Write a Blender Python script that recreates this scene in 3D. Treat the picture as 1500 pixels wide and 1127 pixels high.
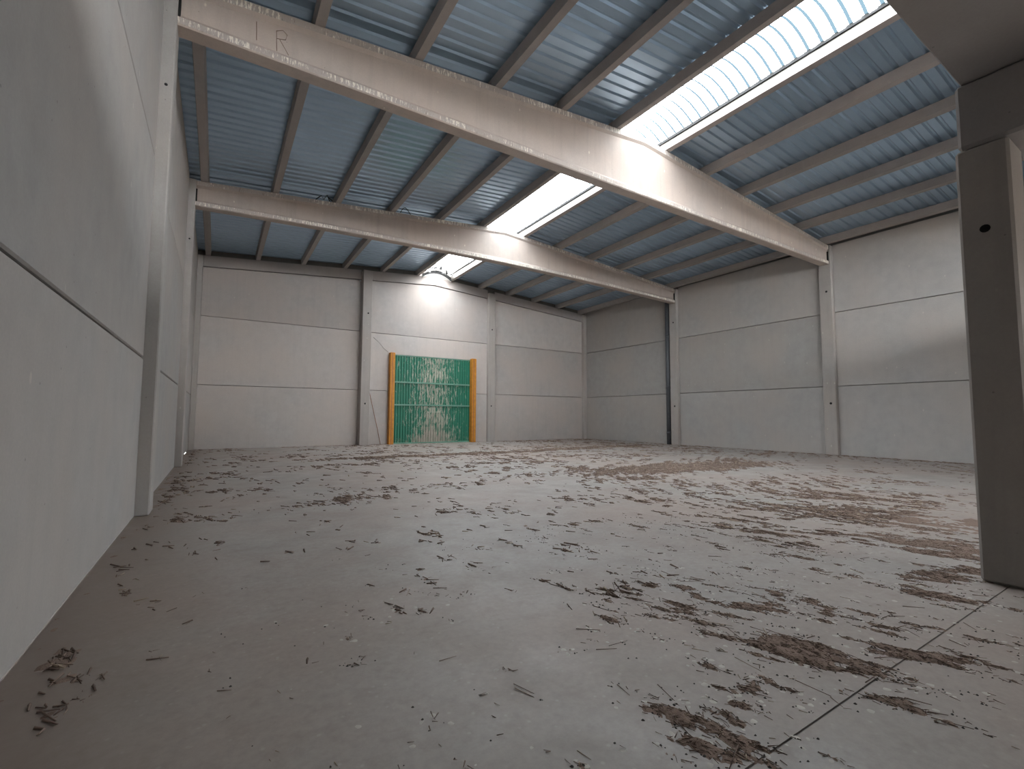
import bpy, bmesh, math, random
import numpy as np
from mathutils import Matrix, Vector

for o in list(bpy.data.objects):
    bpy.data.objects.remove(o)
SC = bpy.context.scene
COL = SC.collection
random.seed(7)
RNG = np.random.default_rng(7)

# ------------------------------------------------------------------ camera
F_PX, YAW, PITCH, ROLL = 682.65, 0.5641, 0.0677, 0.0050
CAM = (0.8256, 0.0, 1.2925)
def camera():
    fw = Vector((math.sin(YAW)*math.cos(PITCH), math.cos(YAW)*math.cos(PITCH), math.sin(PITCH)))
    r = Vector((math.cos(YAW), -math.sin(YAW), 0))
    u = r.cross(fw)
    r2 = r*math.cos(ROLL) + u*math.sin(ROLL)
    u2 = r2.cross(fw)
    cd = bpy.data.cameras.new('camera')
    cd.sensor_width = 36.0
    cd.sensor_fit = 'HORIZONTAL'
    cd.lens = 36.0*F_PX/1500.0
    cd.clip_start, cd.clip_end = 0.05, 300
    co = bpy.data.objects.new('camera', cd)
    co.matrix_world = Matrix(((r2.x, u2.x, -fw.x, CAM[0]), (r2.y, u2.y, -fw.y, CAM[1]),
                              (r2.z, u2.z, -fw.z, CAM[2]), (0, 0, 0, 1)))
    COL.objects.link(co)
    SC.camera = co
camera()

# ------------------------------------------------------------------ sky and exposure
SKY_COL = (0.95, 0.975, 1.0)
SKY_STRENGTH = 20.0
world = bpy.data.worlds.new('sky')
SC.world = world
world.use_nodes = True
world.node_tree.nodes['Background'].inputs[0].default_value = (*SKY_COL, 1)
world.node_tree.nodes['Background'].inputs[1].default_value = SKY_STRENGTH
SC.view_settings.view_transform = 'Standard'
SC.view_settings.look = 'None'
SC.view_settings.exposure = 0.3
SC.view_settings.gamma = 1.0
SC.view_settings.use_curve_mapping = False

# sizes of the hall (metres)
W, D = 19.03, 20.77          # inner width, far wall
YR = -5.4                    # rear wall, behind the camera
FRAMES = (1.2, 7.80, 14.35)  # the roof beams

def portal(name, loc, rot, sx, sy):
    ld = bpy.data.lights.new(name, 'AREA')
    ld.shape = 'RECTANGLE'; ld.size = sx; ld.size_y = sy
    ld.cycles.is_portal = True
    lo = bpy.data.objects.new(name, ld)
    lo.location = loc; lo.rotation_euler = rot
    COL.objects.link(lo)
portal('skylight_portal', (9.515, 11.0, 8.30), (0, 0, 0), 1.55, 19.4)
OX0, OX1, OZ0, OZ1 = 2.0, 17.0, 4.8, 6.4      # unseen window band added to light beams and far wall, above the raised slab
portal('assumed_window_portal', ((OX0+OX1)/2, YR-0.05, (OZ0+OZ1)/2), (math.pi/2, 0, math.pi), OX1-OX0, OZ1-OZ0)
EX0, EX1, EH = 7.6, 10.4, 2.5      # unseen open door added in the rear wall to light the column
portal('assumed_door_portal', ((EX0+EX1)/2, YR-0.05, EH/2), (math.pi/2, 0, math.pi), EX1-EX0, EH)

# ------------------------------------------------------------------ helpers
def mesh_obj(name, verts, faces, mats, parent=None, midx=None, smooth=False):
    me = bpy.data.meshes.new(name)
    me.from_pydata([tuple(v) for v in verts], [], faces)
    for m in (mats if isinstance(mats, (list, tuple)) else [mats]):
        me.materials.append(m)
    if midx is not None:
        me.polygons.foreach_set('material_index', midx)
    if smooth:
        me.polygons.foreach_set('use_smooth', [True]*len(me.polygons))
    me.update()
    o = bpy.data.objects.new(name, me)
    COL.objects.link(o)
    if parent is not None:
        o.parent = parent
    return o

def big_mesh(name, verts, quads, mats, midx=None, parent=None, smooth=False):
    """numpy verts (n,3) and faces (m,k)"""
    me = bpy.data.meshes.new(name)
    n, (m, k) = len(verts), quads.shape
    me.vertices.add(n); me.loops.add(m*k); me.polygons.add(m)
    me.vertices.foreach_set('co', np.asarray(verts, dtype=np.float32).ravel())
    me.loops.foreach_set('vertex_index', quads.astype(np.int32).ravel())
    me.polygons.foreach_set('loop_start', np.arange(0, m*k, k, dtype=np.int32))
    for mt in (mats if isinstance(mats, (list, tuple)) else [mats]):
        me.materials.append(mt)
    if midx is not None:
        me.polygons.foreach_set('material_index', midx.astype(np.int32))
    if smooth:
        me.polygons.foreach_set('use_smooth', np.ones(m, dtype=bool))
    me.update(calc_edges=True)
    o = bpy.data.objects.new(name, me)
    COL.objects.link(o)
    if parent is not None:
        o.parent = parent
    return o

def bm_obj(name, bm, mats, parent=None):
    me = bpy.data.meshes.new(name)
    bm.normal_update()
    bm.to_mesh(me); bm.free()
    for m in (mats if isinstance(mats, (list, tuple)) else [mats]):
        me.materials.append(m)
    o = bpy.data.objects.new(name, me)
    COL.objects.link(o)
    if parent is not None:
        o.parent = parent
    return o

def box(name, lo, hi, mat, parent=None, bevel=0.0):
    bm = bmesh.new()
    bmesh.ops.create_cube(bm, size=1.0)
    c = [(a+b)/2 for a, b in zip(lo, hi)]; s = [b-a for a, b in zip(lo, hi)]
    for v in bm.verts:
        v.co = Vector([c[i] + v.co[i]*s[i] for i in range(3)])
    if bevel:
        bmesh.ops.bevel(bm, geom=list(bm.edges), offset=bevel, segments=1, affect='EDGES', profile=0.5)
    return bm_obj(name, bm, mat, parent)

def boxes(name, lst, mat, parent=None):
    V, Fs = [], []
    for lo, hi in lst:
        b = len(V)
        V += [(x, y, z) for x in (lo[0], hi[0]) for y in (lo[1], hi[1]) for z in (lo[2], hi[2])]
        Fs += [tuple(b+i for i in f) for f in ((0,1,3,2), (4,6,7,5), (0,4,5,1), (2,3,7,6), (0,2,6,4), (1,5,7,3))]
    return mesh_obj(name, V, Fs, mat, parent)

def prism(name, outline, axis, a, b, mat, parent=None, bevel=0.0):
    """outline: 2-D points in the two other axes, extruded along axis from a to b"""
    def p3(q, t):
        v = list(q); v.insert(axis, t); return v
    n = len(outline)
    V = [p3(q, a) for q in outline] + [p3(q, b) for q in outline]
    Fs = [tuple(range(n)), tuple(range(2*n-1, n-1, -1))]
    Fs += [(i, i+n, (i+1) % n + n, (i+1) % n) for i in range(n)]
    bm = bmesh.new()
    vs = [bm.verts.new(v) for v in V]
    for f in Fs:
        bm.faces.new([vs[i] for i in f])
    bmesh.ops.recalc_face_normals(bm, faces=list(bm.faces))
    if bevel:
        bmesh.ops.bevel(bm, geom=list(bm.edges), offset=bevel, segments=1, affect='EDGES', profile=0.5)
    return bm_obj(name, bm, mat, parent)

def tube(name, pts, r, mat, parent=None, n=8, cap=True):
    pts = [Vector(p) for p in pts]
    V, Fs = [], []
    for i, p in enumerate(pts):
        d = (pts[min(i+1, len(pts)-1)] - pts[max(i-1, 0)]).normalized()
        up = Vector((0, 0, 1)) if abs(d.z) < 0.9 else Vector((1, 0, 0))
        s = d.cross(up).normalized(); t = s.cross(d)
        rr = r[i] if isinstance(r, (list, tuple)) else r
        for k in range(n):
            a = 2*math.pi*k/n
            V.append(p + (s*math.cos(a) + t*math.sin(a))*rr)
    for i in range(len(pts)-1):
        for k in range(n):
            Fs.append((i*n+k, i*n+(k+1) % n, (i+1)*n+(k+1) % n, (i+1)*n+k))
    if cap:
        Fs.append(tuple(range(n-1, -1, -1))); Fs.append(tuple((len(pts)-1)*n+k for k in range(n)))
    return mesh_obj(name, V, Fs, mat, parent, smooth=True)

def empty(name, loc=(0, 0, 0)):
    e = bpy.data.objects.new(name, None)
    e.location = loc
    e.empty_display_size = 0.2
    COL.objects.link(e)
    return e

def keep_parent(child, parent):
    child.parent = parent
    child.matrix_parent_inverse = Matrix.Translation(parent.location).inverted()

def tag(o, label=None, cat=None, group=None, kind=None):
    if label: o['label'] = label
    if cat: o['category'] = cat
    if group: o['group'] = group
    if kind: o['kind'] = kind
    return o

# ------------------------------------------------------------------ materials
class NT:
    def __init__(self, name):
        self.m = bpy.data.materials.new(name)
        self.m.use_nodes = True
        self.t = self.m.node_tree
        self.b = self.t.nodes['Principled BSDF']
        self.out = self.t.nodes['Material Output']
    def n(self, typ, **kw):
        nd = self.t.nodes.new(typ)
        for k, v in kw.items():
            setattr(nd, k, v)
        return nd
    def l(self, a, b):
        self.t.links.new(a, b)
    def val(self, sock, v):
        if hasattr(v, 'is_output') or isinstance(v, bpy.types.NodeSocket):
            self.l(v, sock)
        else:
            sock.default_value = v
    def noise(self, vec, scale, detail=4, rough=0.55, dist=0.0):
        nd = self.n('ShaderNodeTexNoise')
        nd.inputs['Scale'].default_value = scale
        nd.inputs['Detail'].default_value = detail
        nd.inputs['Roughness'].default_value = rough
        nd.inputs['Distortion'].default_value = dist
        self.l(vec, nd.inputs['Vector'])
        return nd.outputs['Fac']
    def mapv(self, vec, scale=(1, 1, 1), loc=(0, 0, 0)):
        nd = self.n('ShaderNodeMapping')
        nd.inputs['Scale'].default_value = scale
        nd.inputs['Location'].default_value = loc
        self.l(vec, nd.inputs['Vector'])
        return nd.outputs[0]
    def ramp(self, fac, stops):
        nd = self.n('ShaderNodeMapRange')
        (a, c), (b, d) = stops
        nd.inputs['From Min'].default_value = a; nd.inputs['From Max'].default_value = b
        nd.inputs['To Min'].default_value = c; nd.inputs['To Max'].default_value = d
        self.l(fac, nd.inputs['Value'])
        return nd.outputs[0]
    def math(self, op, a, b=0.0):
        nd = self.n('ShaderNodeMath', operation=op)
        self.val(nd.inputs[0], a); self.val(nd.inputs[1], b)
        return nd.outputs[0]
    def mix(self, fac, a, b, blend='MIX'):
        nd = self.n('ShaderNodeMix', data_type='RGBA', blend_type=blend)
        self.val(nd.inputs['Factor'], fac)
        for s, v in ((nd.inputs[6], a), (nd.inputs[7], b)):
            if isinstance(v, bpy.types.NodeSocket): self.l(v, s)
            else: s.default_value = (*v, 1)
        return nd.outputs[2]
    def bump(self, h, strength, dist=0.01):
        nd = self.n('ShaderNodeBump')
        nd.inputs['Strength'].default_value = strength
        nd.inputs['Distance'].default_value = dist
        self.l(h, nd.inputs['Height'])
        self.l(nd.outputs[0], self.b.inputs['Normal'])

def coords(nt, per_object=True):
    tc = nt.n('ShaderNodeTexCoord')
    v = tc.outputs['Object']
    if per_object:
        oi = nt.n('ShaderNodeObjectInfo')
        mul = nt.math('MULTIPLY', oi.outputs['Random'], 37.0)
        cx = nt.n('ShaderNodeCombineXYZ')
        for i in range(3):
            nt.l(mul, cx.inputs[i])
        ad = nt.n('ShaderNodeVectorMath', operation='ADD')
        nt.l(v, ad.inputs[0]); nt.l(cx.outputs[0], ad.inputs[1])
        return ad.outputs[0], oi.outputs['Random']
    return v, None

def concrete(name, col, dark=0.78, warm=(1.05, 0.98, 0.93), spots=0.0, streak=0.25, rough=0.85, tone=0.10, bump=0.25):
    nt = NT(name)
    v, rnd = coords(nt)
    big = nt.noise(v, 0.55, 3)
    mid = nt.noise(v, 3.5, 5, 0.6)
    fine = nt.noise(v, 45, 4, 0.7)
    strk = nt.noise(nt.mapv(v, (5, 5, 0.35)), 1.2, 4, 0.6)
    c1 = tuple(col); c2 = tuple(c*dark for c in col)
    c3 = tuple(min(1, c*w) for c, w in zip(col, warm))
    f1 = nt.ramp(mid, ((0.35, 0.0), (0.72, 0.55)))
    c = nt.mix(f1, c1, c2)
    c = nt.mix(nt.ramp(big, ((0.35, 0.0), (0.65, 0.8))), c, c3)
    c = nt.mix(nt.ramp(strk, ((0.5, 0.0), (0.75, streak))), c, tuple(x*0.62 for x in col))
    c = nt.mix(nt.ramp(fine, ((0.3, 0.16), (0.75, 0.0))), c, tuple(x*0.5 for x in col))
    # every cast piece has its own tone
    hv = nt.n('ShaderNodeHueSaturation')
    nt.l(c, hv.inputs['Color'])
    nt.l(nt.ramp(rnd, ((0.0, 1.0-tone), (1.0, 1.0+tone))), hv.inputs['Value'])
    c = hv.outputs[0]
    # dark pin holes and pale lime spots
    vo = nt.n('ShaderNodeTexVoronoi'); vo.inputs['Scale'].default_value = 5.0
    nt.l(v, vo.inputs['Vector'])
    pin = nt.ramp(vo.outputs['Distance'], ((0.025, 0.5), (0.05, 0.0)))
    c = nt.mix(pin, c, tuple(x*0.3 for x in col))
    if spots:
        v2 = nt.n('ShaderNodeTexVoronoi'); v2.inputs['Scale'].default_value = 3.3
        nt.l(nt.mapv(v, (1, 1, 0.55), (3.1, 1.7, 0.2)), v2.inputs['Vector'])
        sp = nt.ramp(v2.outputs['Distance'], ((0.045, spots), (0.075, 0.0)))
        c = nt.mix(sp, c, (0.72, 0.66, 0.56))
    nt.l(c, nt.b.inputs['Base Color'])
    nt.b.inputs['Roughness'].default_value = rough
    nt.b.inputs['Specular IOR Level'].default_value = 0.3
    nt.bump(nt.math('ADD', nt.math('MULTIPLY', mid, 0.7), nt.math('MULTIPLY', fine, 0.3)), bump, 0.006)
    return nt.m

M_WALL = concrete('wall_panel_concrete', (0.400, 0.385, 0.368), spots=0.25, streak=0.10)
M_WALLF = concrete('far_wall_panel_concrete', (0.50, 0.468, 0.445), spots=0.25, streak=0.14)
M_WALLB = concrete('joint_backing_concrete', (0.20, 0.19, 0.18))  # darker concrete of the wall backing, floor base, joint filler and crack
M_COLUMN = concrete('column_concrete', (0.385, 0.365, 0.345), spots=0.35, bump=0.35)
M_BEAM = concrete('beam_concrete', (0.50, 0.435, 0.39), spots=0.8, streak=0.3)
M_PURLIN = concrete('purlin_concrete', (0.40, 0.375, 0.36), streak=0.1, spots=0.0)
M_SLAB = concrete('slab_concrete', (0.34, 0.33, 0.33), streak=0.05)

def lip_material():
    nt = NT('beam_lip_concrete')
    v, rnd = coords(nt)
    base = nt.noise(v, 3.0, 4)
    c = nt.mix(base, (0.42, 0.36, 0.32), (0.50, 0.45, 0.41))
    s = nt.noise(nt.mapv(v, (34, 3, 6)), 1.0, 5, 0.75)
    g = nt.noise(v, 0.9, 3)
    th = nt.math('ADD', s, nt.math('MULTIPLY', nt.math('SUBTRACT', g, 0.5), 0.5))
    c = nt.mix(nt.ramp(th, ((0.53, 0.0), (0.60, 0.95))), c, (0.86, 0.80, 0.70))
    d = nt.noise(nt.mapv(v, (50, 3, 9), (5, 2, 1)), 1.0, 3, 0.7)
    c = nt.mix(nt.ramp(d, ((0.62, 0.0), (0.7, 0.7))), c, (0.16, 0.12, 0.10))
    nt.l(c, nt.b.inputs['Base Color'])
    nt.b.inputs['Roughness'].default_value = 0.9
    nt.bump(s, 0.6, 0.01)
    return nt.m
M_LIP = lip_material()

def floor_material():
    nt = NT('floor_concrete')
    v, _ = coords(nt, False)
    big = nt.noise(v, 0.35, 4, 0.6)
    mid = nt.noise(v, 1.7, 6, 0.65, 0.4)
    fine = nt.noise(v, 22, 5, 0.7)
    c = nt.mix(nt.ramp(mid, ((0.35, 0.0), (0.7, 1.0))), (0.366, 0.340, 0.315), (0.314, 0.283, 0.257))
    dust = nt.ramp(big, ((0.40, 0.0), (0.60, 0.9)))
    c = nt.mix(dust, c, (0.350, 0.285, 0.248))
    c = nt.mix(nt.ramp(fine, ((0.28, 0.35), (0.6, 0.0))), c, (0.19, 0.17, 0.15))
    sp = nt.n('ShaderNodeTexVoronoi'); sp.inputs['Scale'].default_value = 14.0
    nt.l(v, sp.inputs['Vector'])
    c = nt.mix(nt.ramp(sp.outputs['Distance'], ((0.06, 0.4), (0.16, 0.0))), c, (0.46, 0.43, 0.39))
    m2 = nt.noise(v, 6.0, 5, 0.7)
    c = nt.mix(nt.ramp(m2, ((0.52, 0.0), (0.72, 0.45))), c, (0.24, 0.195, 0.165))
    # dirty band along the left wall
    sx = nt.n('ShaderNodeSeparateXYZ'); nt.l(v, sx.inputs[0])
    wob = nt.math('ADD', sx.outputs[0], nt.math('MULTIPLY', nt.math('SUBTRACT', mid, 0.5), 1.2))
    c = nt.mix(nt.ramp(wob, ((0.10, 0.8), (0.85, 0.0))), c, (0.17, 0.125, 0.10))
    nt.l(c, nt.b.inputs['Base Color'])
    nt.l(nt.ramp(mid, ((0.3, 0.42), (0.7, 0.62))), nt.b.inputs['Roughness'])
    nt.b.inputs['Specular IOR Level'].default_value = 0.45
    nt.bump(nt.math('ADD', nt.math('MULTIPLY', fine, 0.5), mid), 0.12, 0.006)
    return nt.m
M_FLOOR = floor_material()

def simple(name, col, rough=0.7, metal=0.0, var=0.25, scale=6.0, spec=0.4):
    nt = NT(name)
    v, rnd = coords(nt)
    f = nt.noise(v, scale, 5, 0.65)
    c = nt.mix(nt.ramp(f, ((0.3, 0.0), (0.75, 1.0))), col, tuple(x*(1-var) for x in col))
    nt.l(c, nt.b.inputs['Base Color'])
    nt.b.inputs['Roughness'].default_value = rough
    nt.b.inputs['Metallic'].default_value = metal
    nt.b.inputs['Specular IOR Level'].default_value = spec
    return nt.m
M_PIPE = simple('grey_plastic_pipe', (0.085, 0.09, 0.10), 0.5)
M_YELLOW = simple('orange_yellow_paint', (0.62, 0.255, 0.03), 0.5, var=0.35)
M_DARK = simple('black_hole', (0.015, 0.015, 0.015), 0.9)
M_RUST = simple('rusty_rope', (0.30, 0.15, 0.09), 0.9)
M_WIRE = simple('black_wire', (0.02, 0.02, 0.022), 0.6)
M_ALU = simple('pale_metal_trim', (0.72, 0.70, 0.66), 0.45, 0.3, var=0.15)
M_GAP = simple('dark_gap', (0.022, 0.022, 0.022), 0.8)  # black standing for the dark gaps at the skylight edges and broken end
M_MARK = simple('dark_red_pencil', (0.22, 0.14, 0.11), 0.9)
M_WHITE = simple('white_plastic', (0.85, 0.87, 0.90), 0.4)
M_GROUND = simple('yard_gravel', (0.36, 0.33, 0.29), 0.95, scale=2.0)

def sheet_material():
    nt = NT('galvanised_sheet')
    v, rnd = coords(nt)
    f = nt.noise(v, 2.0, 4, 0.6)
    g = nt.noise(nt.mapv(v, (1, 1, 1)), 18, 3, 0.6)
    c = nt.mix(f, (0.44, 0.58, 0.72), (0.37, 0.50, 0.63))  # blue cast of the skylight's flare is put into the sheet colour
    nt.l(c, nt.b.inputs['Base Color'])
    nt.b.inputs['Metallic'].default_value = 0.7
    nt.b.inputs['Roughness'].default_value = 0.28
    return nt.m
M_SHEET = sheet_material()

def skylight_material(name, tint, tr):
    nt = NT(name)
    t = nt.t
    v, rnd = coords(nt)
    trans = nt.n('ShaderNodeBsdfTransparent'); trans.inputs[0].default_value = (*tint, 1)
    tl = nt.n('ShaderNodeBsdfTranslucent')
    f = nt.noise(v, 1.5, 4)
    nt.l(nt.mix(f, tuple(0.9*x for x in tint), tuple(0.75*x for x in tint)), tl.inputs[0])
    ms = nt.n('ShaderNodeMixShader'); ms.inputs[0].default_value = tr
    nt.l(tl.outputs[0], ms.inputs[1]); nt.l(trans.outputs[0], ms.inputs[2])
    nt.l(ms.outputs[0], nt.out.inputs['Surface'])
    return nt.m
M_POLY = skylight_material('translucent_sheet', (0.95, 0.98, 1.0), 0.6)
M_POLY2 = skylight_material('translucent_sheet_shaded_rib', (0.020, 0.030, 0.036), 0.35)  # near-black tint paints the shade lines along the rib sides

def green_material():
    nt = NT('green_painted_steel')
    tc = nt.n('ShaderNodeTexCoord')
    v = tc.outputs['Object']
    n1 = nt.noise(v, 2.5, 4)
    c = nt.mix(n1, (0.010, 0.135, 0.082), (0.018, 0.185, 0.115))
    # pale mud splashes, densest in the middle of the leaf
    s = nt.noise(nt.mapv(v, (11, 1, 2.6)), 1.0, 6, 0.75, 0.8)
    sx = nt.n('ShaderNodeSeparateXYZ'); nt.l(v, sx.inputs[0])
    dx = nt.math('ABSOLUTE', nt.math('SUBTRACT', sx.outputs[0], 9.55))
    mid = nt.ramp(dx, ((0.2, 0.10), (2.0, -0.07)))
    th = nt.math('ADD', s, mid)
    c = nt.mix(nt.ramp(th, ((0.55, 0.0), (0.62, 0.9))), c, (0.42, 0.40, 0.33))
    low = nt.math('ADD', nt.ramp(sx.outputs[2], ((0.0, 0.38), (1.6, 0.0))), nt.math('SUBTRACT', nt.ramp(dx, ((0.0, 0.12), (1.5, -0.25))), 0.0))
    th2 = nt.math('ADD', nt.noise(nt.mapv(v, (7, 1, 2.2), (9, 0, 2)), 1.0, 5, 0.7), low)
    c = nt.mix(nt.ramp(th2, ((0.66, 0.0), (0.85, 0.8))), c, (0.36, 0.31, 0.26))
    nt.l(c, nt.b.inputs['Base Color'])
    nt.b.inputs['Roughness'].default_value = 0.5
    return nt.m
M_GREEN = green_material()
M_GREEN2 = simple('green_rail_paint', (0.16, 0.33, 0.25), 0.5)

# ------------------------------------------------------------------ roof heights
RK_Y = (YR, 7.8, 14.3, 20.7)
RK_A = (7.36, 7.36, 7.31, 7.27)
RK_B = (0.0885, 0.0885, 0.083, 0.077)
MID = W/2
PUR_H = 0.22
def zb(x, y):
    """underside of the purlins at x, y"""
    m = min(max(x, -0.5), W-x)
    a = np.interp(y, RK_Y, RK_A); b = np.interp(y, RK_Y, RK_B)
    return float(a + b*m)

# ------------------------------------------------------------------ floor
fl = tag(box('floor', (-0.3, YR-0.3, -0.40), (W+0.3, D+0.3, -0.16), M_WALLB), kind='structure')
tag(fl, 'pale dusty concrete floor littered with brown dirt', 'floor')
GAP = 0.005
for (x0, x1) in ((0.0, W),):
    for (y0, y1) in ((YR, 1.062), (1.062, D)):
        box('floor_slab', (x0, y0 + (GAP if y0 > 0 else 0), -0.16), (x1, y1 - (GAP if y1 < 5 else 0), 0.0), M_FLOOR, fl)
box('joint_filler', (0.0, 1.062-GAP, -0.16), (W, 1.062+GAP, -0.006), M_WALLB, fl)
tag(box('ground', (-40, -60, -0.45), (60, YR-0.31, -0.02), M_GROUND), 'bare gravel yard outside the rear wall', 'ground', kind='structure')

# ------------------------------------------------------------------ walls of precast panels
BAYS = ((YR, 0.98), (1.40, 7.60), (8.00, 14.15), (14.55, D))
J = 0.009
def side_wall(name, side, joints, label):
    xs = (lambda d: -d) if side == 'left' else (lambda d: W + d)
    a, b = sorted((xs(0.16), xs(0.30)))
    w = box(name, (a, YR-0.3, -0.1), (b, D+0.3, 7.62), M_WALLB)
    tag(w, label, 'wall', kind='structure')
    a, b = sorted((xs(0.0), xs(0.16)))
    for y0, y1 in BAYS:
        for z0, z1 in zip(joints[:-1], joints[1:]):
            box('panel', (a, y0, z0 + (J if z0 else 0)), (b, y1, z1-J), M_WALL, w, 0.012)
    return w
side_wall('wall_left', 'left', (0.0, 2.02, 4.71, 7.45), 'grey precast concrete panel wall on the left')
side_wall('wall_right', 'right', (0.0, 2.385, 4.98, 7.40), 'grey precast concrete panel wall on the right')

wb = box('wall_back', (-0.3, D+0.16, -0.1), (W+0.3, D+0.30, 8.75), M_WALLB)
tag(wb, 'far concrete panel wall around the green door', 'wall', kind='structure')
DX0, DX1, DZ = 7.50, 11.52, 4.085     # door opening
def lint_z(x):
    return zb(x, D) - 0.43
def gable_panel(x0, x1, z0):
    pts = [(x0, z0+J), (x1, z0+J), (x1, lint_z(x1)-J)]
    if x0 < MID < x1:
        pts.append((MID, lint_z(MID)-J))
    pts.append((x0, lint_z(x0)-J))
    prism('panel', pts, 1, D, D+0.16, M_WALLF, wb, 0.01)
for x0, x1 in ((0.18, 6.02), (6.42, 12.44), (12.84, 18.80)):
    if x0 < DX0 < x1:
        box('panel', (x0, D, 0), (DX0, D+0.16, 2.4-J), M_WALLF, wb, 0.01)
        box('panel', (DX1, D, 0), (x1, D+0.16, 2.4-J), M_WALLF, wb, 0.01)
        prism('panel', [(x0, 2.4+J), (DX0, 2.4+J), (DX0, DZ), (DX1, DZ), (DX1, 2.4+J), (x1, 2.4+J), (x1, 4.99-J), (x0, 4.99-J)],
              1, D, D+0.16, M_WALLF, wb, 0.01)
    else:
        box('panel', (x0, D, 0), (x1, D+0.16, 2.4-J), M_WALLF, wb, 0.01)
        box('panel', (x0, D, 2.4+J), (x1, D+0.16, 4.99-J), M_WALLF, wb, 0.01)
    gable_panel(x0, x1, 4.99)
tube('crack', [(6.62, D-0.001, 4.78), (6.9, D-0.001, 4.55), (7.1, D-0.001, 4.32), (7.32, D-0.001, 4.16)], 0.008, M_WALLB, wb, 5)

# rear wall behind the camera, with a window band and door added for light
wr = boxes('wall_rear', [((-0.3, YR-0.3, 0), (OX0, YR, 8.6)), ((OX1, YR-0.3, 0), (W+0.3, YR, 8.6)),
                         ((OX0, YR-0.3, OZ1), (OX1, YR, 8.6)), ((OX0, YR-0.3, EH), (OX1, YR, OZ0)),
                         ((OX0, YR-0.3, 0), (EX0, YR, EH)), ((EX1, YR-0.3, 0), (OX1, YR, EH))], M_WALL)
tag(wr, 'plain concrete wall with an open door and high window band added for light behind the viewer', 'wall', kind='structure')

# ------------------------------------------------------------------ columns
def column(lo, hi, label, holes=(), bevel=0.015, group='precast columns of the hall', mat=None):
    base = ((lo[0]+hi[0])/2, (lo[1]+hi[1])/2, lo[2])
    e = empty('column', base)
    s = box('shaft', lo, hi, mat or M_COLUMN, None, bevel)
    keep_parent(s, e)
    for (p, d, r) in holes:
        p = Vector(p); d = Vector(d)
        h = tube('bolt_hole', [p - d*0.04, p + d*0.002], r, M_DARK, None, 12)
        keep_parent(h, e)
    tag(e, label, 'column', group)
    return e
PR = 0.16
ytops = {7.80: 7.36, 14.35: 7.31, 1.2: 7.36}
names_y = {1.2: 'beside the raised slab, nearest the viewer', 7.80: 'under the nearer roof beam', 14.35: 'under the farther roof beam'}
for yc in FRAMES:
    z1 = ytops[yc] + 0.02
    column((-0.16, yc-0.2, 0), (PR-0.01, yc+0.2, z1), f'grey concrete column on the left wall {names_y[yc]}',
           [((0.07, yc-0.2, 5.75), (0, -1, 0), 0.02)] if yc > 2 else ())
    column((W-PR, yc-0.2, 0), (W+0.16, yc+0.2, z1), f'grey concrete column on the right wall {names_y[yc]}',
           [((W-PR, yc-0.03, 5.74), (-1, 0, 0), 0.035), ((W-PR, yc-0.03, 1.79), (-1, 0, 0), 0.04)] if yc > 2 else ())
column((6.02, 20.36, 0), (6.42, D+0.16, 7.66), 'concrete column on the far wall left of the green door',
       [((6.26, 20.36, 5.75), (0, -1, 0), 0.035), ((6.22, 20.36, 1.80), (0, -1, 0), 0.035)])
column((12.43, 20.60, 0), (12.84, D+0.16, 7.62), 'concrete column on the far wall right of the green door',
       [((12.64, 20.60, 5.72), (0, -1, 0), 0.035), ((12.62, 20.60, 1.80), (0, -1, 0), 0.035)])
column((0.0, 20.62, 0), (0.18, D+0.16, 7.26), 'narrow corner column where the far wall meets the left wall')
column((18.80, 20.60, 0), (W, D+0.16, 7.26), 'narrow corner column where the far wall meets the right wall')

# the low column and raised slab at the right edge
column((6.03, 0.90, 0), (6.43, 1.22, 3.535), 'dark grey square column standing free at the right edge of view',
       [((6.03, 1.065, 2.83), (-1, 0, 0), 0.033)], 0.02, 'precast columns of the hall')
sl = box('mezzanine_slab', (0.0, YR, 4.105), (W, 1.165, 4.42), M_SLAB, None, 0.01)
tag(sl, 'grey underside of a raised concrete slab overhead at top right', 'slab')
mb = box('slab_beam', (6.03, YR, 3.545), (6.46, 1.20, 4.105), M_SLAB, None, 0.025)
tag(mb, 'short deep concrete beam resting on the free-standing column under the slab', 'beam')

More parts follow.
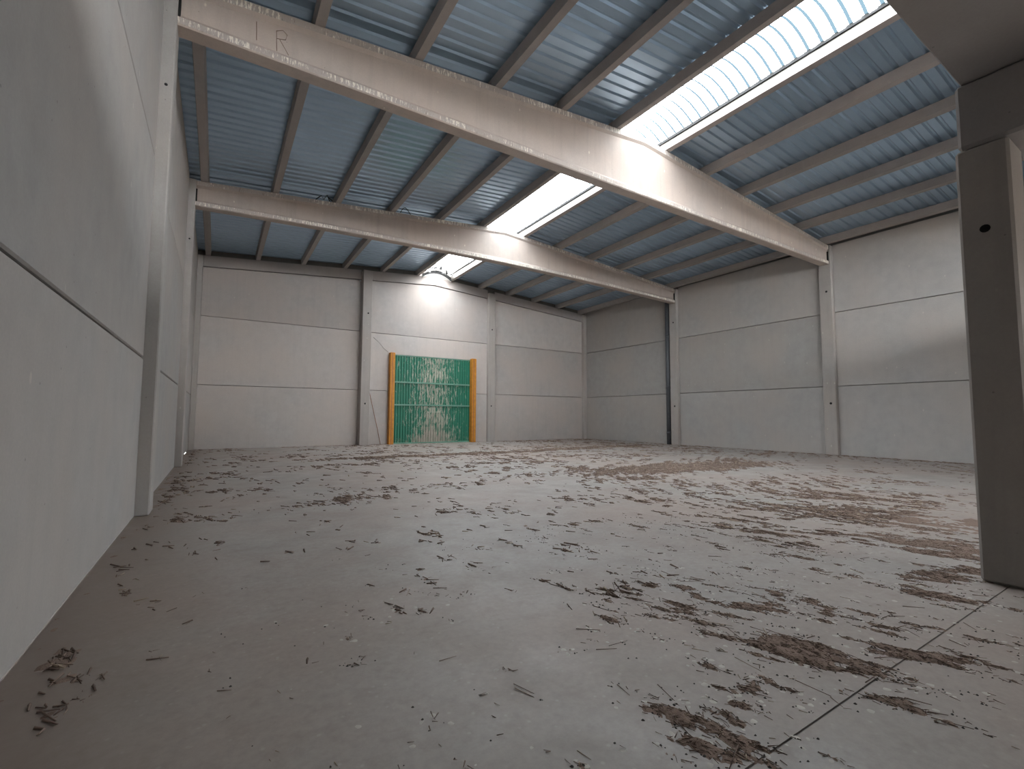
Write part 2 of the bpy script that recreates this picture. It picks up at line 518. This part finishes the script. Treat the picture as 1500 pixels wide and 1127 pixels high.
# ------------------------------------------------------------------ roof beams
def roof_beam(yc, z_end, camber, label):
    x0, x1 = PR-0.01, W-PR
    hb, wbh = 0.145, 0.10
    xs = sorted(set([x0, x0+0.04] + [x0 + (x1-x0)*i/24 for i in range(25)] + [MID, x1-0.04, x1]))
    V, Fs, mi = [], [], []
    for i, x in enumerate(xs):
        t = (x-x0)/(x1-x0)
        b = z_end + camber*4*t*(1-t)
        top = zb(x, yc)
        end = (i == 0 or i == len(xs)-1)
        prof = [(-hb+.02, b), (hb-.02, b), (hb, b+.02), (hb, b+.11), (wbh, b+.17), (wbh, top-.18), (hb, top-.12), (hb, top),
                (-hb, top), (-hb, top-.12), (-wbh, top-.18), (-wbh, b+.17), (-hb, b+.11), (-hb, b+.02)]
        if end:   # the web runs on; its end gap is only painted dark
            pass
        V += [(x, yc+py, pz) for py, pz in prof]
    n = 14
    for i in range(len(xs)-1):
        for k in range(n):
            Fs.append((i*n+k, i*n+(k+1) % n, (i+1)*n+(k+1) % n, (i+1)*n+k))
            mi.append(1 if k in (2, 6, 8, 12) else 0)
    Fs.append(tuple(range(n-1, -1, -1))); mi.append(0)
    Fs.append(tuple((len(xs)-1)*n+k for k in range(n))); mi.append(0)
    e = empty('roof_beam', (MID, yc, z_end))
    o = mesh_obj('girder', V, Fs, [M_BEAM, M_LIP], None, mi)
    keep_parent(o, e)
    for xe, s in ((x0, 1), (x1, -1)):      # black box painting the shade of a slit beside the column
        g = box('slit_shade', (min(xe, xe+s*0.03), yc-wbh-0.047, z_end+0.12), (max(xe, xe+s*0.03), yc+wbh+0.047, z_end+0.45), M_DARK)
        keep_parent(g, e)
    tag(e, label, 'beam', 'tapered roof beams across the hall')
    return e
B1 = roof_beam(7.80, 6.70, 0.0, 'deep tapered concrete roof beam crossing the hall nearest the viewer')
B2 = roof_beam(14.35, 6.66, 0.20, 'tapered concrete roof beam crossing the hall nearer the green door')
B3 = roof_beam(1.20, 6.70, 0.0, 'tapered concrete roof beam directly above the raised slab edge')
# pencil strokes on the near beam
ym = 7.80-0.10
for pts in ([(1.10, 7.22), (1.11, 6.93)], [(1.37, 7.20), (1.385, 6.88)],
            [(1.37, 7.20), (1.46, 7.25), (1.52, 7.20), (1.50, 7.11), (1.38, 7.08)], [(1.42, 7.08), (1.50, 6.96), (1.55, 6.88)]):
    k = tube('pencil_mark', [(x, ym, z) for x, z in pts], 0.0045, M_MARK, None, 5)
    keep_parent(k, B1)

# lintel beams on top of the far wall, one per bay
for (x0, x1, lab) in ((0.18, 6.02, 'sloping lintel beam on the far wall left of the door bay'),
                      (6.42, 12.43, 'ridged lintel beam on the far wall above the green door'),
                      (12.84, 18.80, 'sloping lintel beam on the far wall right of the door bay')):
    pts = [(x0, lint_z(x0)+J), (x0, zb(x0, D))]
    if x0 < MID < x1: pts.append((MID, zb(MID, D)))
    pts += [(x1, zb(x1, D)), (x1, lint_z(x1)+J)]
    if x0 < MID < x1: pts.append((MID, lint_z(MID)+J))
    o = prism('lintel_beam', pts, 1, D-0.05, D+0.16, M_PURLIN, None, 0.01)
    tag(o, lab, 'beam', 'lintel beams of the far wall')

# ------------------------------------------------------------------ purlins
PX = [0.32 + 1.666*i for i in range(6)]
PXC = PX + [W-x for x in reversed(PX)]
ORD = ('first', 'second', 'third', 'fourth', 'fifth', 'sixth')
BAY = ((1.20, 7.795, 'in the roof bay nearest the viewer'), (7.805, 14.345, 'in the middle roof bay between the two beams'),
       (14.355, D+0.15, 'in the roof bay nearest the far wall'))
for y0, y1, where in BAY:
    for i, xc in enumerate(PXC):
        V = []
        for y in (y0, y1):
            z = zb(xc, y) + 0.006; s = zb(xc+0.1, y)-zb(xc-0.1, y)
            for dx, dz in ((-.075, 0), (.075, 0), (.10, PUR_H), (-.10, PUR_H)):
                V.append((xc+dx, y, z + dz + s*dx/0.2))
        Fs = [(0, 1, 2, 3), (7, 6, 5, 4), (0, 4, 5, 1), (1, 5, 6, 2), (2, 6, 7, 3), (3, 7, 4, 0)]
        o = mesh_obj('purlin', V, Fs, M_PURLIN)
        side = 'left' if i < 6 else 'right'
        k = i if i < 6 else 11-i
        tag(o, f'concrete purlin {where}, {ORD[k]} from the {side} wall', 'purlin', 'concrete purlins under the metal roof')

# ------------------------------------------------------------------ metal roof sheets
PITCH_Y, NP = 0.24, 4
PROF = ((0.0, 0.0), (0.140, 0.0), (0.172, 0.034), (0.208, 0.034))
ceil = tag(empty('ceiling', (MID, D/2, 7.6)), 'corrugated galvanised metal roof on both slopes', 'ceiling', kind='structure')
SKX0, SKX1 = 8.765, 10.265
SKY0, SKY1 = 1.40, 20.62
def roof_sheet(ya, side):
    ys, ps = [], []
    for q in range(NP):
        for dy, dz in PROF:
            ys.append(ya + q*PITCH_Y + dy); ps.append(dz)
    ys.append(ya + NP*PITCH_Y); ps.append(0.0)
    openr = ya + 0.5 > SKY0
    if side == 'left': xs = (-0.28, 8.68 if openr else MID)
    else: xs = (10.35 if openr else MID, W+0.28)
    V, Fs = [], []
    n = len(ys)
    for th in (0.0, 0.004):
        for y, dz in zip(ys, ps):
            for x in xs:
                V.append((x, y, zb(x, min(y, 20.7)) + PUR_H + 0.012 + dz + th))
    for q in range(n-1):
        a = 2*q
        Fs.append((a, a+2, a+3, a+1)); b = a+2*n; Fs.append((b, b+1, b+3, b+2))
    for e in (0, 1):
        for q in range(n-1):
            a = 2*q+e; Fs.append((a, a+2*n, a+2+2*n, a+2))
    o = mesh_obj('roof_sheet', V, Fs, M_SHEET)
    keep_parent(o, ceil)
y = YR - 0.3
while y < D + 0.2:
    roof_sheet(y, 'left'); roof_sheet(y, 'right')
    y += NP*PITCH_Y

# ------------------------------------------------------------------ ridge skylight
win = tag(empty('window_1', (MID, 11, 8.3)), 'long white translucent barrel skylight along the roof ridge, broken at the far end', 'skylight', kind='structure')
NA = 12
def arc(t, y, lift=0.0):
    x = SKX0 + (SKX1-SKX0)*t
    z = zb(SKX0, min(y, 20.7)) + PUR_H + 0.02 + 0.27*(1-(2*t-1)**2) + lift
    return x, z
SPROF = ((0.0, 0.0), (0.115, 0.0), (0.185, 0.036), (0.207, 0.036))
def sky_sheet(ya, np_=NP, t0=0.0, t1=1.0):
    ys, ps, kinds = [], [], []
    for q in range(np_):
        for j, (dy, dz) in enumerate(SPROF):
            ys.append(ya + q*PITCH_Y + dy); ps.append(dz); kinds.append(j)
    ys.append(ya + np_*PITCH_Y); ps.append(0.0)
    V, Fs, mi = [], [], []
    for y, dz in zip(ys, ps):
        for i in range(NA+1):
            x, z = arc(t0 + (t1-t0)*i/NA, y, dz)
            V.append((x, y, z))
    for q in range(len(ys)-1):
        for i in range(NA):
            a = q*(NA+1)+i
            Fs.append((a, a+1, a+NA+2, a+NA+1))
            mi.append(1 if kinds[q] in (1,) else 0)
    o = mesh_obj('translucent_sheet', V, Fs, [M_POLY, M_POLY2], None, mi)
    keep_parent(o, win)
    return o
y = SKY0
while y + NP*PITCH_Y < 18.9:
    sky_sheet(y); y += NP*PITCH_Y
Y_BROKEN = y
# end lip of the sheets along both purlins
for x0, x1 in ((SKX0-0.03, SKX0+0.02), (SKX1-0.025, SKX1+0.03)):
    V = []
    for yy in (SKY0, SKY1):
        z = zb(x0, min(yy, 20.7)) + PUR_H + 0.012
        V += [(x0, yy, z), (x1, yy, z), (x1, yy, z+0.07), (x0, yy, z+0.07)]
    k = mesh_obj('edge_strip', V, [(0, 1, 2, 3), (7, 6, 5, 4), (0, 4, 5, 1), (1, 5, 6, 2), (2, 6, 7, 3), (3, 7, 4, 0)], M_GAP)  # strip blackened to stand for the dark gap at the sheet edge
    keep_parent(k, win)
# broken end: arched end bars and shards of sheet
for yy, lift, r in ((20.40, -0.20, 0.05), (20.56, -0.36, 0.045)):
    pts = [(arc(i/10, yy)[0], yy, arc(i/10, yy)[1]+lift) for i in range(11)]
    keep_parent(tube('end_bar', pts, r, M_ALU, None, 8), win)
keep_parent(tube('end_bar', [(SKX1-0.03, Y_BROKEN, zb(SKX1, 19)+PUR_H+0.06), (SKX1-0.03, 20.45, zb(SKX1, 20.45)+PUR_H+0.04)], 0.03, M_ALU, None, 8), win)
V = []
for i in range(11):
    (x, z), zz = arc(i/10, 20.5), 0.0
    V += [(x, 20.50, z-0.36), (x, 20.50, z-0.06), (x, 20.53, z-0.36), (x, 20.53, z-0.06)]
Fs = []
for i in range(10):
    a = 4*i
    Fs += [(a, a+4, a+5, a+1), (a+2, a+3, a+7, a+6), (a+1, a+5, a+7, a+3), (a, a+2, a+6, a+4)]
keep_parent(mesh_obj('dark_gap_plate', V, Fs, M_GAP), win)  # black plate added to paint the dark gap between the end bars
for i in range(11):
    t = 0.06 + 0.86*i/10 + random.uniform(-.03, .03)
    x, z = arc(t, 20.4)
    ln = random.uniform(0.18, 0.5); a = random.uniform(-0.5, 0.5); w_ = random.uniform(0.08, 0.2)
    y0 = 20.5 - random.uniform(0.0, 0.15)
    p = Vector((x, y0, z - random.uniform(0.15, 0.32)))
    d = Vector((math.sin(a), -0.75*math.cos(a), 0.35)).normalized()*ln
    s = Vector((math.cos(a), 0.2, 0.15))*w_
    q = [p - s/2, p + s/2, p + d + s*0.2, p + d*0.8 - s*0.3]
    nrm = Vector((0, 0.3, 1)).normalized()*0.006
    V = q + [v + nrm for v in q]
    k = mesh_obj('shard', V, [(3, 2, 1, 0), (4, 5, 6, 7), (0, 1, 5, 4), (1, 2, 6, 5), (2, 3, 7, 6), (3, 0, 4, 7)], M_WHITE if i % 3 else M_DARK)
    keep_parent(k, win)

# ------------------------------------------------------------------ green door
door = tag(empty('door_1', ((DX0+DX1)/2, D, 0)), 'green corrugated steel sectional door between orange posts', 'door', kind='structure')
YD = D + 0.05
def door_section(z0, z1):
    p = 0.125
    prof = ((0, 0), (0.06, 0), (0.075, -0.03), (0.11, -0.03))
    xs, dy = [], []
    x = DX0
    while x < DX1:
        for a, b in prof:
            xs.append(min(x+a, DX1)); dy.append(b)
        x += p
    xs.append(DX1); dy.append(0)
    V, Fs = [], []
    for x, d in zip(xs, dy):
        V += [(x, YD+d, z0), (x, YD+d, z1), (x, YD+d+0.02, z0), (x, YD+d+0.02, z1)]
    for q in range(len(xs)-1):
        a = 4*q
        Fs += [(a, a+4, a+5, a+1), (a+2, a+3, a+7, a+6), (a+1, a+5, a+7, a+3), (a, a+2, a+6, a+4)]
    keep_parent(mesh_obj('leaf_section', V, Fs, M_GREEN), door)
RZ = (1.78, 2.82)
door_section(0.03, RZ[0]-0.03); door_section(RZ[0]+0.03, RZ[1]-0.03); door_section(RZ[1]+0.03, DZ-0.02)
for z in RZ:
    keep_parent(box('rail', (DX0, YD-0.075, z-0.035), (DX1, YD+0.03, z+0.035), M_GREEN2, None, 0.006), door)
keep_parent(box('rail', (DX0, YD-0.04, DZ-0.05), (DX1, YD+0.05, DZ), M_GREEN2, None, 0.004), door)
keep_parent(box('rail', (DX0, YD-0.05, 0.0), (DX1, YD+0.05, 0.06), M_GREEN2, None, 0.004), door)
for xa, xb in ((DX0-0.16, DX0+0.06), (DX1-0.06, DX1+0.18)):
    keep_parent(box('door_post', (xa, D-0.26, 0), (xb, D-0.001, DZ+0.05), M_YELLOW, None, 0.012), door)
    keep_parent(box('guide_groove', (xa+0.085, D-0.268, 0), (xa+0.105, D-0.26, DZ+0.04), M_RUST), door)
keep_parent(box('lifting_plate', (9.25, YD-0.055, 1.42), (9.95, YD-0.03, 1.70), M_GREEN, None, 0.004), door)

# ------------------------------------------------------------------ small fittings
pipe = empty('drain_pipe', (18.80, 14.70, 0))
PXp, PYp = W-0.125, 14.70
keep_parent(tube('pipe_tube', [(PXp, PYp, 0.0), (PXp, PYp, 6.98)], 0.10, M_PIPE, None, 16), pipe)
for z in (0.5, 2.62, 5.15):
    keep_parent(tube('pipe_collar', [(PXp, PYp, z), (PXp, PYp, z+0.10)], 0.112, M_PIPE, None, 16), pipe)
tag(pipe, 'dark grey plastic drain pipe running down the right wall beside a column', 'pipe')

rope = tube('rope', [(6.47, D-0.03, 2.47), (6.56, D-0.045, 2.05), (6.72, D-0.06, 1.35), (6.88, D-0.07, 0.7), (7.02, D-0.08, 0.02)], 0.012, M_RUST, None, 6)
tag(rope, 'thin rusty brown cord hanging against the far wall left of the green door', 'cord')
clip = empty('daylight_gap_plate', (5.99, D-0.02, 7.24))  # white plate stands in for daylight showing through a gap by the column
keep_parent(box('plate', (5.94, D-0.03, 7.20), (6.015, D-0.001, 7.29), M_WHITE, None, 0.005), clip)
keep_parent(tube('peg', [(5.975, D-0.03, 7.245), (5.975, D-0.09, 7.245)], 0.02, M_WHITE, None, 8), clip)
tag(clip, 'small white plate standing in for daylight through a gap beside the far column', 'clip')
zt2 = zb(3.3, 14.2)
tw = tube('wire_tangle', [(3.02, 14.20, zt2-0.02), (3.16, 14.16, zt2+0.11), (3.24, 14.2, zt2+0.03), (3.31, 14.13, zt2+0.15), (3.40, 14.2, zt2+0.02),
                          (3.36, 14.16, zt2+0.10), (3.48, 14.22, zt2+0.06)], 0.014, M_WIRE, None, 6)
tag(tw, 'tangle of black wire on top of the farther beam at left', 'wire')
zt3 = zb(5.7, 14.2)
tw = tube('wire_loop', [(5.55, 14.22, zt3+0.01), (5.62, 14.18, zt3+0.14), (5.70, 14.2, zt3+0.20), (5.78, 14.18, zt3+0.13), (5.90, 14.22, zt3+0.01)], 0.012, M_WIRE, None, 6)
tag(tw, 'black bent wire loop sticking up from the farther beam', 'wire')

# ------------------------------------------------------------------ litter on the floor
def hash2(ix, iy, seed):
    h = (ix.astype(np.int64)*374761393 + iy.astype(np.int64)*668265263 + seed*974634777) & 0xffffffff
    h = ((h ^ (h >> 13))*1274126177) & 0xffffffff
    h = h ^ (h >> 16)
    return (h & 0xffff)/65535.0
def vnoise(x, y, seed):
    ix, iy = np.floor(x), np.floor(y)
    fx, fy = x-ix, y-iy
    fx = fx*fx*(3-2*fx); fy = fy*fy*(3-2*fy)
    a = hash2(ix, iy, seed); b = hash2(ix+1, iy, seed); c = hash2(ix, iy+1, seed); d = hash2(ix+1, iy+1, seed)
    return (a*(1-fx)+b*fx)*(1-fy) + (c*(1-fx)+d*fx)*fy
def fbm(x, y, seed, oct=4):
    s, amp, tot = 0, 1.0, 0
    for k in range(oct):
        s = s + amp*vnoise(x*2**k, y*2**k, seed+k*17); tot += amp; amp *= 0.6
    return s/tot
# cx, cy, half-length, half-width, angle, weight
BLOBS = [(10.9, 7.85, 2.9, 0.75, -8, 1.15), (8.3, 7, 1, 0.35, -10, 0.6), (13.5, 8.4, 1.6, 0.6, 10, 0.6),
         (7.5, 14.35, 4.2, 0.38, -1, 0.75), (13.5, 14.6, 3.5, 0.55, 3, 0.6), (4, 12.6, 2.2, 0.5, 5, 0.28),
         (2.4, 7.45, 1.5, 0.42, 12, 0.62), (4.3, 7.9, 1.6, 0.5, 0, 0.42), (1, 7.1, 0.7, 0.3, 10, 0.5),
         (8.3, 2.5, 1.9, 0.75, -62, 0.72), (7, 1.75, 1, 0.45, -62, 0.7), (10, 3.2, 2.2, 1.3, -62, 0.42),
         (6, 1.38, 0.55, 0.2, -20, 0.8), (5.3, 1.22, 0.468, 0.224, -62, 0.533), (6.2, 3.1, 1.6, 0.8, -62, 0.38), (9, 5.2, 3, 1.2, -15, 0.3),
         (3.62, 1.36, 0.357, 0.16, -68, 0.86), (3.3, 1.55, 0.297, 0.128, -68, 0.43), (2.62, 1.3, 0.289, 0.16, -68, 0.688), (2.45, 1.27, 0.221, 0.144, -68, 0.602),
         (4.15, 1, 0.357, 0.112, -68, 0.731), (4.7, 0.8, 0.425, 0.192, -68, 0.688), (3.05, 1.36, 0.255, 0.144, -68, 0.43), (2.95, 1.14, 0.212, 0.112, -68, 0.387),
         (3.5, 0.9, 0.255, 0.08, -68, 0.43), (2.55, 2.08, 0.204, 0.08, -10, 0.619), (2.95, 2.25, 0.187, 0.08, 20, 0.533), (2, 1.45, 0.102, 0.048, -68, 0.387),
         (4.5, 1.6, 0.765, 0.48, -62, 0.361), (3.8, 2.1, 0.765, 0.48, -20, 0.292), (5.2, 2, 0.765, 0.56, -62, 0.361), (1.62, 1.9, 0.102, 0.08, 10, 0.387),
         (5.4, 5.6, 2.5, 0.9, -5, 0.2), (4.6, 4.4, 0.35, 0.1, 0, 0.4), (6.5, 5, 0.5, 0.12, -10, 0.45), (3.2, 5.8, 0.4, 0.12, 0, 0.4)]
ANG = math.radians(-70)
def density(x, y):
    d = 0.10*np.clip((x-2.5)/4, 0, 1) + 0.02*np.clip((y-7)/4, 0, 1)
    for cx, cy, a, b, ang, w in BLOBS:
        c, s = math.cos(math.radians(ang)), math.sin(math.radians(ang))
        u = ((x-cx)*c + (y-cy)*s)/a; v = (-(x-cx)*s + (y-cy)*c)/b
        d = np.maximum(d, w*np.exp(-(u*u+v*v)*0.8))
    d = np.maximum(d, 0.34*np.exp(-(np.maximum(x-0.05, 0)/0.28)**2))           # along the left wall
    d = np.maximum(d, 0.55*np.exp(-(np.maximum(D-y, 0)/0.35)**2))
    d = np.maximum(d, 0.60*np.exp(-(np.maximum(W-x, 0)/0.35)**2))
    return d
def litter_h(x, y):
    c, s = math.cos(ANG), math.sin(ANG)
    u, v = x*c + y*s, -x*s + y*c
    far = np.clip((y-4.0)/6.0, 0, 1)
    n1 = fbm(u*3.2, v*(9.0-4.0*far), 11, 4)
    n2 = fbm(u*9, v*22, 31, 3)
    n3 = fbm(x*0.8, y*0.8, 57, 3)
    return density(x, y) + 1.1*(n1-0.5) + 1.0*(n2-0.5) + 0.5*(n3-0.5) - 0.56
def dirt_patch(x0, x1, y0, y1, cell):
    gx = np.arange(x0, x1+cell/2, cell); gy = np.arange(y0, y1+cell/2, cell)
    X, Y = np.meshgrid(gx, gy, indexing='ij')
    h = litter_h(X, Y)
    rough = fbm(X*30, Y*30, 5, 2)
    Z = np.clip(h, -0.05, 0.35)*0.05*(0.6+0.8*rough)
    Z = np.where(h > 0, Z + 0.0008, Z*1.5 - 0.0005)
    keep = (h[:-1, :-1] > 0) | (h[1:, :-1] > 0) | (h[:-1, 1:] > 0) | (h[1:, 1:] > 0)
    ny = len(gy)
    i, j = np.nonzero(keep)
    q = np.stack([i*ny+j, (i+1)*ny+j, (i+1)*ny+j+1, i*ny+j+1], 1)
    used, inv = np.unique(q, return_inverse=True)
    V = np.stack([X.ravel(), Y.ravel(), Z.ravel()], 1)[used]
    return V, inv.reshape(q.shape)

def dirt_material():
    nt = NT('brown_dirt')
    v, _ = coords(nt, False)
    a = nt.noise(v, 3.0, 4)
    b = nt.noise(v, 60, 4, 0.7)
    c = nt.mix(nt.ramp(a, ((0.35, 0), (0.65, 1))), (0.260, 0.190, 0.155), (0.205, 0.148, 0.122))
    c = nt.mix(nt.ramp(b, ((0.45, 0), (0.75, 1))), c, (0.29, 0.215, 0.165))
    nt.l(c, nt.b.inputs['Base Color'])
    nt.b.inputs['Roughness'].default_value = 0.95
    nt.b.inputs['Specular IOR Level'].default_value = 0.15
    nt.bump(b, 0.8, 0.01)
    return nt.m
M_DIRT = dirt_material()
VV, QQ, off = [], [], 0
for args in ((1.0, 8.0, 0.45, 3.0, 0.02), (0.02, 1.0, 0.45, 8.0, 0.035), (8.0, 19.0, 0.45, 3.0, 0.04), (1.0, 19.0, 3.0, 8.0, 0.04), (0.04, 18.96, 8.0, 20.7, 0.06)):
    v_, q_ = dirt_patch(*args)
    VV.append(v_); QQ.append(q_+off); off += len(v_)
dirt = big_mesh('dirt_litter', np.concatenate(VV), np.concatenate(QQ), M_DIRT, smooth=True)
tag(dirt, 'patches of dry brown dirt and chaff strewn across the floor', 'dirt', kind='stuff')

# loose straw, twigs and crumbs: thin three-sided slivers
def scatter(n, region, bias, power=1.0):
    xs, ys = [], []
    tot = 0
    while tot < n:
        x = RNG.uniform(region[0], region[1], n*2); y = RNG.uniform(region[2], region[3], n*2)
        h = np.clip(litter_h(x, y) + bias, 0, 0.6)/0.6
        k = RNG.random(n*2) < h**power
        xs.append(x[k]); ys.append(y[k]); tot += k.sum()
    return np.concatenate(xs)[:n], np.concatenate(ys)[:n]
def slivers(x, y, ln, wd, ang, lift):
    n = len(x)
    c, s = np.cos(ang), np.sin(ang)
    tilt = RNG.normal(0, 0.07, n)
    h0 = np.maximum(litter_h(x, y), 0)*0.03 + lift
    V = np.zeros((n, 6, 3))
    for e, sg in ((0, -1), (1, 1)):
        cx, cy = x + sg*c*ln/2, y + sg*s*ln/2
        cz = np.maximum(h0 + sg*tilt*ln/2, 0.001)
        taper = 1.0 if e == 0 else 0.55
        for k, (a, b) in enumerate(((-1, 0), (1, 0), (0, 1))):
            V[:, e*3+k, 0] = cx - s*a*wd/2*taper
            V[:, e*3+k, 1] = cy + c*a*wd/2*taper
            V[:, e*3+k, 2] = cz + b*wd*0.7*taper
    base = (np.arange(n)*6)[:, None]
    T = np.array([[0, 2, 1], [3, 4, 5], [0, 1, 4], [0, 4, 3], [1, 2, 5], [1, 5, 4], [2, 0, 3], [2, 3, 5]])
    F_ = (base[:, None, :] + T[None]).reshape(-1, 3)
    return V.reshape(-1, 3), F_
sets = []
def add_set(n, region, bias, l0, l1, w0, w1, spread, power=1.0):
    x, y = scatter(n, region, bias, power)
    m = len(x)
    sets.append(slivers(x, y, RNG.uniform(l0, l1, m)**1.0, RNG.uniform(w0, w1, m), ANG + RNG.normal(0, spread, m), RNG.uniform(0.0, 0.004, m)))
add_set(9000, (0.3, 8.0, 0.5, 3.2), 0.12, 0.010, 0.045, 0.002, 0.006, 0.6, 1.3)
add_set(7000, (0.3, 8.0, 0.5, 4.2), 0.33, 0.008, 0.040, 0.0018, 0.005, 0.7, 1.6)
add_set(160, (0.8, 6.0, 0.6, 3.5), 0.40, 0.06, 0.16, 0.003, 0.006, 0.7)
add_set(22000, (0.15, 18.8, 2.5, 9.5), 0.20, 0.03, 0.11, 0.006, 0.016, 0.6, 1.3)
add_set(13000, (0.2, 18.7, 9.0, 20.4), 0.22, 0.05, 0.17, 0.010, 0.024, 0.7, 1.3)
add_set(1800, (0.2, 12.0, 2.0, 9.0), 0.36, 0.02, 0.09, 0.005, 0.012, 0.8, 1.5)
VV, FF, MI, off = [], [], [], 0
for v_, f_ in sets:
    VV.append(v_); FF.append(f_+off); off += len(v_)
    k = RNG.choice(3, len(v_)//6, p=(0.5, 0.36, 0.14))
    MI.append(np.repeat(k, 8))
M_S1 = simple('dark_brown_straw', (0.185, 0.130, 0.105), 0.9)
M_S2 = simple('brown_straw', (0.27, 0.195, 0.155), 0.9)
M_S3 = simple('tan_straw', (0.46, 0.37, 0.28), 0.9)
straw = big_mesh('straw_litter', np.concatenate(VV), np.concatenate(FF), [M_S1, M_S2, M_S3], np.concatenate(MI))
tag(straw, 'loose dry straw, twigs and crumbs scattered over the floor', 'straw', kind='stuff')

# dark pellets and pale flattened bird droppings
def blobs(name, pts, rad, flat, mat, label, cat):
    T8 = 8
    V, F_ = [], []
    for (x, y), r in zip(pts, rad):
        b = len(V)
        a0 = random.uniform(0, 6.28); e = random.uniform(0.6, 1.0)
        V.append((x, y, flat*r))
        for k in range(T8):
            a = 2*math.pi*k/T8
            rr = r*random.uniform(0.7, 1.15)
            px, py = rr*math.cos(a), rr*e*math.sin(a)
            V.append((x + px*math.cos(a0)-py*math.sin(a0), y + px*math.sin(a0)+py*math.cos(a0), 0.0002))
        for k in range(T8):
            F_.append((b, b+1+k, b+1+(k+1) % T8))
    o = mesh_obj(name, V, F_, mat, None, None, True)
    tag(o, label, cat, kind='stuff')
x, y = scatter(2200, (0.9, 6.0, 0.6, 4.5), 0.40, 1.2)
blobs('pellet_litter', list(zip(x, y)), RNG.uniform(0.003, 0.008, 2200), 0.9, simple('dark_pellets', (0.045, 0.038, 0.034), 0.9),
      'tiny dark pellets dotted over the foreground floor', 'pellets')
x, y = scatter(900, (1.0, 6.5, 0.7, 3.4), 0.38, 0.9)
blobs('bird_droppings', list(zip(x, y)), RNG.uniform(0.006, 0.020, 900), 0.10, simple('pale_droppings', (0.56, 0.53, 0.48), 0.9),
      'pale splats of bird droppings on the foreground floor', 'droppings')
